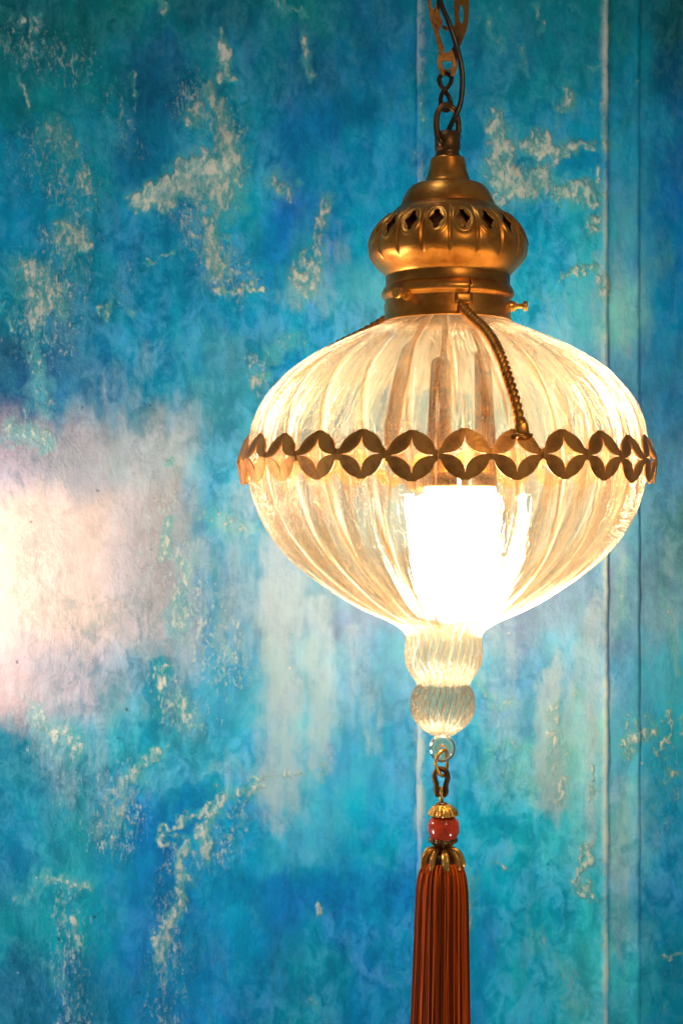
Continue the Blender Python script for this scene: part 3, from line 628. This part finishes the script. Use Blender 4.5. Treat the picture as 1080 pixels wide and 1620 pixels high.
# lamp holder and bulb inside
# three slim metal tubes come down to a ring that grips the neck of the bulb
lathe('holder_ring', [(748, 50), (750, 53), (754, 57), (758, 58.5), (766, 58.5), (771, 56), (771, 45)], M_SLEEVE, LAN, seg=72, cx=727, sharp=True)
def holder_tube(pts, rad, rod):
    V, F = join(sweep(catmull(pts, 10), rad, 20, sec=(1.0, 0.6)), sweep(catmull(rod, 8), 5.0, 12))
    mesh_obj('holder_tube', V, F, M_SLEEVE, LAN)
def taper(n, r0, r1): return list(np.interp(np.linspace(0, 1, n), [0, 0.03, 0.07, 1], [r0*.45, r0*.8, r0, r1]))
holder_tube([(697, 565, -8), (696, 620, -12), (694, 690, -12), (696, 755, -10)], taper(31, 16, 21), [(712, 440, 0), (706, 500, -4), (702, 540, -6), (700, 570, -8)])
holder_tube([(763, 552, 8), (765, 610, 4), (767, 690, 0), (767, 755, -2)], taper(31, 13, 18), [(716, 440, 6), (730, 490, 8), (750, 520, 8), (763, 556, 8)])
holder_tube([(651, 540, 20), (638, 580, 24), (627, 640, 26), (622, 700, 22), (650, 758, 10), (676, 762, 4)], taper(51, 10, 15), [(708, 440, 4), (690, 480, 10), (668, 515, 16), (652, 545, 20)])
lathe('bulb', [(768, 54), (776, 57), (800, 58), (850, 58), (880, 57), (905, 53), (925, 44), (938, 30), (945, 14), (946.5, 0.5)], M_BULB, LAN, seg=32, cx=727, n=24)

# scalloped band: 28 pierced rosettes in a ring, folded outwards along the middle
RB = 329.0; YB = 731.0
band_x = axis_x(731)
def band_r(dy):    # folded outwards along its middle
    return RB-(0.34 if dy < 0 else 0.16)*abs(dy)
band = bpy.data.objects.new('scalloped_band', None); C.objects.link(band); band.empty_display_size = 0.02
band.parent = LAN; band.location = Vector(P(band_x, YB, 0))-LAN.location
def rosette_mesh():
    W = PI*RB/28.0; nphi = 96; nt = 7; V = []; F = []
    for i in range(nphi):
        ph = 2*PI*i/nphi; c, s = math.cos(ph), math.sin(ph)
        # concave four-point star
        e = 0.55
        star = 1.0/((abs(c)/30.5)**e+(abs(s)/26.0)**e)**(1/e)
        ro = 34.3
        if abs(s/c if abs(c) > 1e-6 else 9e9)*W < 9.0: ro = W/abs(c)
        elif abs(c)*34.3 > 30: ro = 34.3+0.0
        if abs(c) < 0.22 : ro += 1.6*(1 if abs(c) < 0.20 else 0.3)
        for k in range(nt):
            r = star+(ro-star)*k/(nt-1)
            x, y = r*c, r*s
            th = x/RB; rr = band_r(y)
            V.append((rr*math.sin(th)*S, -rr*math.cos(th)*S, -y*S))
    for i in range(nphi):
        for k in range(nt-1):
            a = i*nt+k; b = ((i+1) % nphi)*nt+k
            F.append((a, b, b+1, a+1))
    me = bpy.data.meshes.new('rosette'); me.from_pydata(V, [], F); me.update()
    me.materials.append(M_BAND); return me
rm = rosette_mesh(); r0 = bpy.data.objects.new('rosette', rm); C.objects.link(r0)
r0.parent = band; solid(r0, 2.6, 0, 0.6)
for k in range(28):
    o = r0 if k == 0 else r0.copy()
    if k: C.objects.link(o); o.parent = band
    o.rotation_euler = (R(random.uniform(-.35, .35)), R(random.uniform(-.3, .3)), R(4.7-4.0+random.uniform(-.12, .12))+2*PI*k/28)
    o.scale = (1+random.uniform(-.004, .006),)*2+(1+random.uniform(-.03, .02),)

# twisted arms from the collar down to the band
def arm(base, off=0.0):
    ys = [486, 494, 503, 512, 524, 540, 562, 590, 620, 650, 680, 702]
    ths = [10.5, 11.5, 13, 14.6, 16, 17, 17.4, 17.0, 17.2, 17.8, 18.5, 18.8]
    rs = [101, 103, 110, 124, 147, 182]+[glass_r(y)+9.5 for y in ys[6:]]
    pts = []
    for y, t, r in zip(ys, ths, rs):
        a = R(t-4.0+base); pts.append((axis_x(y)+r*math.sin(a), y, -r*math.cos(a)))
    path = catmull(pts, 40); L = np.r_[0, np.cumsum(np.linalg.norm(np.diff(path, axis=0), axis=1))]
    s = np.arange(0, L[-1], 1.6); path = np.c_[[np.interp(s, L, path[:, k]) for k in range(3)]].T
    T = np.gradient(path, axis=0); T /= np.linalg.norm(T, axis=1)[:, None]
    N = np.cross(T, [0, 1, 0]); N /= np.linalg.norm(N, axis=1)[:, None]; B = np.cross(T, N)
    parts = []; taper = np.clip(np.minimum(s/26+0.25, (L[-1]-s)/10+0.45), 0, 1)
    for k in (0, 1):
        ph = 2*PI*s/21.0+PI*k
        hp = path+(3.7*taper)[:, None]*(np.cos(ph)[:, None]*N+np.sin(ph)[:, None]*B)
        parts.append(sweep(hp, 4.5*taper, 9))
    # flattened leaf at the lower end and tab on the band
    e = path[-1]; a = R(14.8+base); out = np.array([math.sin(a), 0, -math.cos(a)]); side = np.array([math.cos(a), 0, math.sin(a)])
    leaf = [e+np.array([0, -22, 0])+out*1.0, e+np.array([0, -12, 0])+out*3.0, e+np.array([0, 0, 0])+out*4.0, e+np.array([0, 8, 0])+out*3]
    parts.append(sweep(leaf, [5, 9.5, 10.5, 7.5], 12, sec=(1.0, 0.35)))
    tab = [e+side*(-14)+np.array([0, 3, 0])+out*6, e+side*14+np.array([0, 3, 0])+out*6]
    parts.append(sweep(tab, 3.3, 8))
    # small plate soldered to the collar
    b0 = R(8+base)
    pl = [(axis_x(480)+101.2*math.sin(b0+q), 485, -101.2*math.cos(b0+q)) for q in np.linspace(-0.10, 0.17, 6)]
    parts.append(sweep(pl, 7.5, 10, sec=(1.0, 0.16)))
    V, F = join(*parts)
    mesh_obj('twisted_arm', V, F, M_BRASS, LAN)
for b in (0, 120, 240): arm(b)

# ------------------------------------------------------------------ chain and cable
CH = thing('hanging_chain', P(706, 222), 'brass chain of ornamental links above the lantern cap', 'chain')
def flat_link(name, outer, holes, depth, rotx=0.0, mat=M_CHAIN, t=5.0, cx=706, tilt=0.0):
    """flat cast link cut from plate: outer and holes are closed pixel polygons"""
    import mathutils.geometry
    polys = [catmull([(x, y, 0) for x, y in q], 6, True)[:, :2] for q in [outer]+holes]
    tess = mathutils.geometry.tessellate_polygon([[Vector((p[0], p[1], 0)) for p in q] for q in polys])
    pts = np.concatenate(polys); n = len(pts)
    def place(d):
        return [P(x, y, depth+d+(x-cx)*tilt) for x, y in pts]
    V = place(-t/2)+place(t/2); F = [tuple(f) for f in tess]+[tuple(i+n for i in f[::-1]) for f in tess]
    o = 0
    for q in polys:
        m = len(q)
        F += [(o+i, o+(i+1) % m, o+(i+1) % m+n, o+i+n) for i in range(m)]; o += m
    ob = mesh_obj(name, V, F, mat, CH, smooth=False)
    b = ob.modifiers.new('edge', 'BEVEL'); b.width = 0.9*S; b.segments = 2; b.limit_method = 'ANGLE'
    return ob
def ell(cx, cy, a, b, n=12, rot=0.0):
    return [(cx+a*math.cos(t)*math.cos(rot)-b*math.sin(t)*math.sin(rot), cy+a*math.cos(t)*math.sin(rot)+b*math.sin(t)*math.cos(rot)) for t in [2*PI*k/n for k in range(n)]]
# upper ornamental link: left wing, running down into the ring below
flat_link('ornamental_link', [(678, -60), (688, -62), (695, -40), (696, -8), (694, 22), (699, 35), (697, 42), (694, 52), (698, 66), (702, 78), (700, 86), (694, 84), (690, 68), (686, 52), (680, 36), (676, 10), (675, -30)],
          [ell(686, -2, 4.8, 20, 12, 0.08)], -8, tilt=0.35, cx=690)
flat_link('ornamental_link', [(722, -58), (734, -60), (740, -30), (741, 16), (739, 42), (732, 62), (725, 76), (719, 74), (717, 60), (713, 48), (703, 44), (700, 38), (712, 40), (719, 36), (718, 10), (719, -30)],
          [ell(729.5, 22, 3.6, 15, 12)], 2, tilt=-0.3, cx=722)
flat_link('ring_link', [(698, 78), (702, 84), (711, 82), (715, 76), (720, 74), (722, 92), (722, 108), (718, 120), (712, 120), (713, 113), (703, 113), (702, 120), (697, 118), (692, 104), (692, 90)],
          [[(699, 98), (705, 97), (712, 97), (715, 100), (714, 107), (707, 111), (701, 108)]], -3)
def small_tube(name, pts, r, mat, parent, closed=True, n=8, sec=None):
    V, F = sweep(catmull(pts, n, closed), r, 12, closed, sec); return mesh_obj(name, V, F, mat, parent)
# black twisted figure-eight link
small_tube('twisted_link', [(704, 114, 4), (714, 121, 2), (711, 133, 0), (703, 143, -3), (697, 153, -1), (698, 168, 3), (706, 173, 5), (713, 167, 4), (711, 155, 2), (705, 144, 3), (697, 134, 2), (695, 122, 3)], 3.6, M_DARK, CH)
# round bronze shackle through the stem
small_tube('shackle', [(707, 166, -3), (698, 170, -7), (691, 182, -10), (689, 200, -14), (691, 217, -16), (697, 231, -17), (703, 236, 0), (714, 236, 9), (722, 228, 12), (725, 210, 9), (725, 192, 6), (720, 175, 2), (713, 168, 0)], 4.7, M_BRONZE, CH)
cab = small_tube('power_cable', [(688, -70, 8), (691, -30, -6), (696, 8, -14), (707, 36, -16), (718, 67, -14), (726, 94, -10), (730.5, 122, -8), (729, 155, -8), (724, 176, -9), (716, 192, -8), (709, 208, -3), (708, 222, 0)], 4.2, M_CABLE, None, closed=False)
cab['label'] = 'glossy black electric cable threaded down beside the brass chain'; cab['category'] = 'cable'

# ------------------------------------------------------------------ the tassel pendant
TA = thing('tassel', P(699, 1700), 'dark red tassel with a red bead hooked under the glass lantern', 'tassel')
small_tube('wire_hook', [(704, 1187, -2), (696, 1188, -11), (690, 1196, -15), (688, 1207, -14), (692, 1219, -9), (699, 1227, -2), (705, 1226, 5), (707.5, 1214, 9), (707, 1200, 8), (706, 1191, 3)], 2.9, M_GOLD, TA)
small_tube('bent_link', [(694, 1260, 0), (690, 1254, 0), (690, 1242, 0), (687, 1230, 0), (690, 1220, 0), (697, 1217, 0), (704.5, 1220, 0), (708, 1230, 0), (705, 1242, 0), (705, 1254, 0), (701, 1260, 0)], 4.4, M_BRONZE, TA, closed=False)
# eye shank of the bead
small_tube('eye_shank', [(697.5, 1272, 0), (697.5, 1262, 0), (697.5, 1252, -3), (697.5, 1247, 0), (697.5, 1252, 4), (697.5, 1262, 2), (699, 1272, 1)], 3.2, M_GOLD, TA, closed=False)
def tl(name, prof, mat, **kw): return lathe(name, prof, mat, TA, cx=kw.pop('cx', 700.5), **kw)
tl('collar_ring', [(1269, 2), (1270, 8), (1272, 9.6), (1275, 9.8), (1277, 7)], M_BRONZE, sharp=True, seg=32, cx=698.5)
tl('filigree_cap', [(1271, 3), (1272.5, 9), (1275, 14), (1279, 18.5), (1284, 21.5), (1288, 23.4), (1290, 22)], M_GOLD, seg=144, n=30,
   rib=lambda th, y, r: r*(1+0.02*math.cos(16*th)*min(1, r/20))+0.9*math.sin(16*th+y*0.9)*math.sin(y*1.1)+0.6*math.sin(31*th+y*2))
tl('red_bead', [(1289, 4), (1290, 12), (1293, 18.5), (1298, 23), (1304, 25), (1311, 25.4), (1318, 24.4), (1325, 21.5), (1330, 17), (1333, 9), (1333.5, 2)], M_BEAD, seg=64, n=40, cx=701.5)
tl('bead_cup', [(1325, 21.8), (1328, 23), (1331, 22.8), (1333.5, 20), (1337, 15.5), (1341, 11.5), (1345, 11), (1348, 13)], M_BRONZE, seg=96, n=30, cx=700.5,
   rib=lambda th, y, r: r*(1+0.03*math.cos(14*th)))
tl('tassel_crown', [(1344, 9), (1346, 15), (1349, 21), (1353, 25), (1358, 26.5), (1364, 26.5)], M_DARK, seg=64, n=20, cx=699.5)
for k in range(9):
    a = 2*PI*k/9+0.1
    pts = [(699.5+r*math.sin(a), y, -r*math.cos(a)) for y, r in ((1344, 10), (1345.5, 17), (1349, 23), (1355, 27), (1362, 29), (1369, 30.0), (1373, 31))]
    V, F = sweep(catmull(pts, 5), list(np.interp(np.linspace(0, 1, 31), [0, .3, .8, 1], [4.2, 6.0, 6.8, 4.5])), 10, sec=(1.0, 0.42))
    mesh_obj('brass_claw', V, F, M_GOLD, TA)
# threads: looped over the top, hanging straight
def threads():
    V = []; F = []; A = []; off = 0
    ys = np.array([1362, 1366, 1372, 1380, 1392, 1410, 1440, 1490, 1550, 1620, 1700], float)
    base = np.array([22, 28, 33, 36, 38.3, 40, 41, 42.3, 44, 46, 48.5])
    def strand(th0, rr, th_r, jit, seg=5):
        nonlocal off
        path = []; dr = random.uniform(-jit, jit); wob = random.uniform(-0.035, 0.035); phs = random.random()*6
        top = random.uniform(-3, 5)
        for y, r in zip(ys, base):
            r2 = (r+dr*min(1, (y-1360)/60))*rr
            th = th0+wob*(y-1362)/100+0.006*math.sin(y/60+phs)
            cx = 699.5-(y-1362)*0.012
            path.append((cx+r2*math.sin(th), y+(top if y < 1375 else 0), -r2*math.cos(th)))
        v, f = sweep(path, th_r, seg)
        V.extend(v); F.extend([tuple(i+off for i in q) for q in f]); off += len(v)
        c = min(1, max(0, 0.45+0.35*math.sin(th0*9+2)*math.sin(th0*23)+random.uniform(-.4, .45))); A.extend([c]*len(v))
    for k in range(250): strand(2*PI*(k+random.uniform(-.5, .5))/250, random.uniform(0.975, 1.012), random.uniform(0.50, 0.85), 1.3, 4)
    for k in range(9): strand(random.uniform(0, 2*PI), 1.035, 0.35, 2.0, 4)
    for k in range(140): strand(2*PI*(k+random.uniform(-.5, .5))/140, 0.955, 0.9, 1.2, 4)
    o = mesh_obj('threads', V, F, M_THREAD, TA, attrs={'strand': A}); o['kind'] = 'stuff'
    Vc = []
    for y, r in zip(ys, base*0.90):
        for i in range(48):
            Vc.append(P(699.5-(y-1362)*0.012+r*math.sin(2*PI*i/48), y, -r*math.cos(2*PI*i/48)))
    mesh_obj('thread_core', Vc, grid_faces(48, len(ys), True), M_THREAD, TA, attrs={'strand': [0.0]*len(Vc)})
threads()
for o in (LAN, CH, TA):
    if '_o' in o: del o['_o']
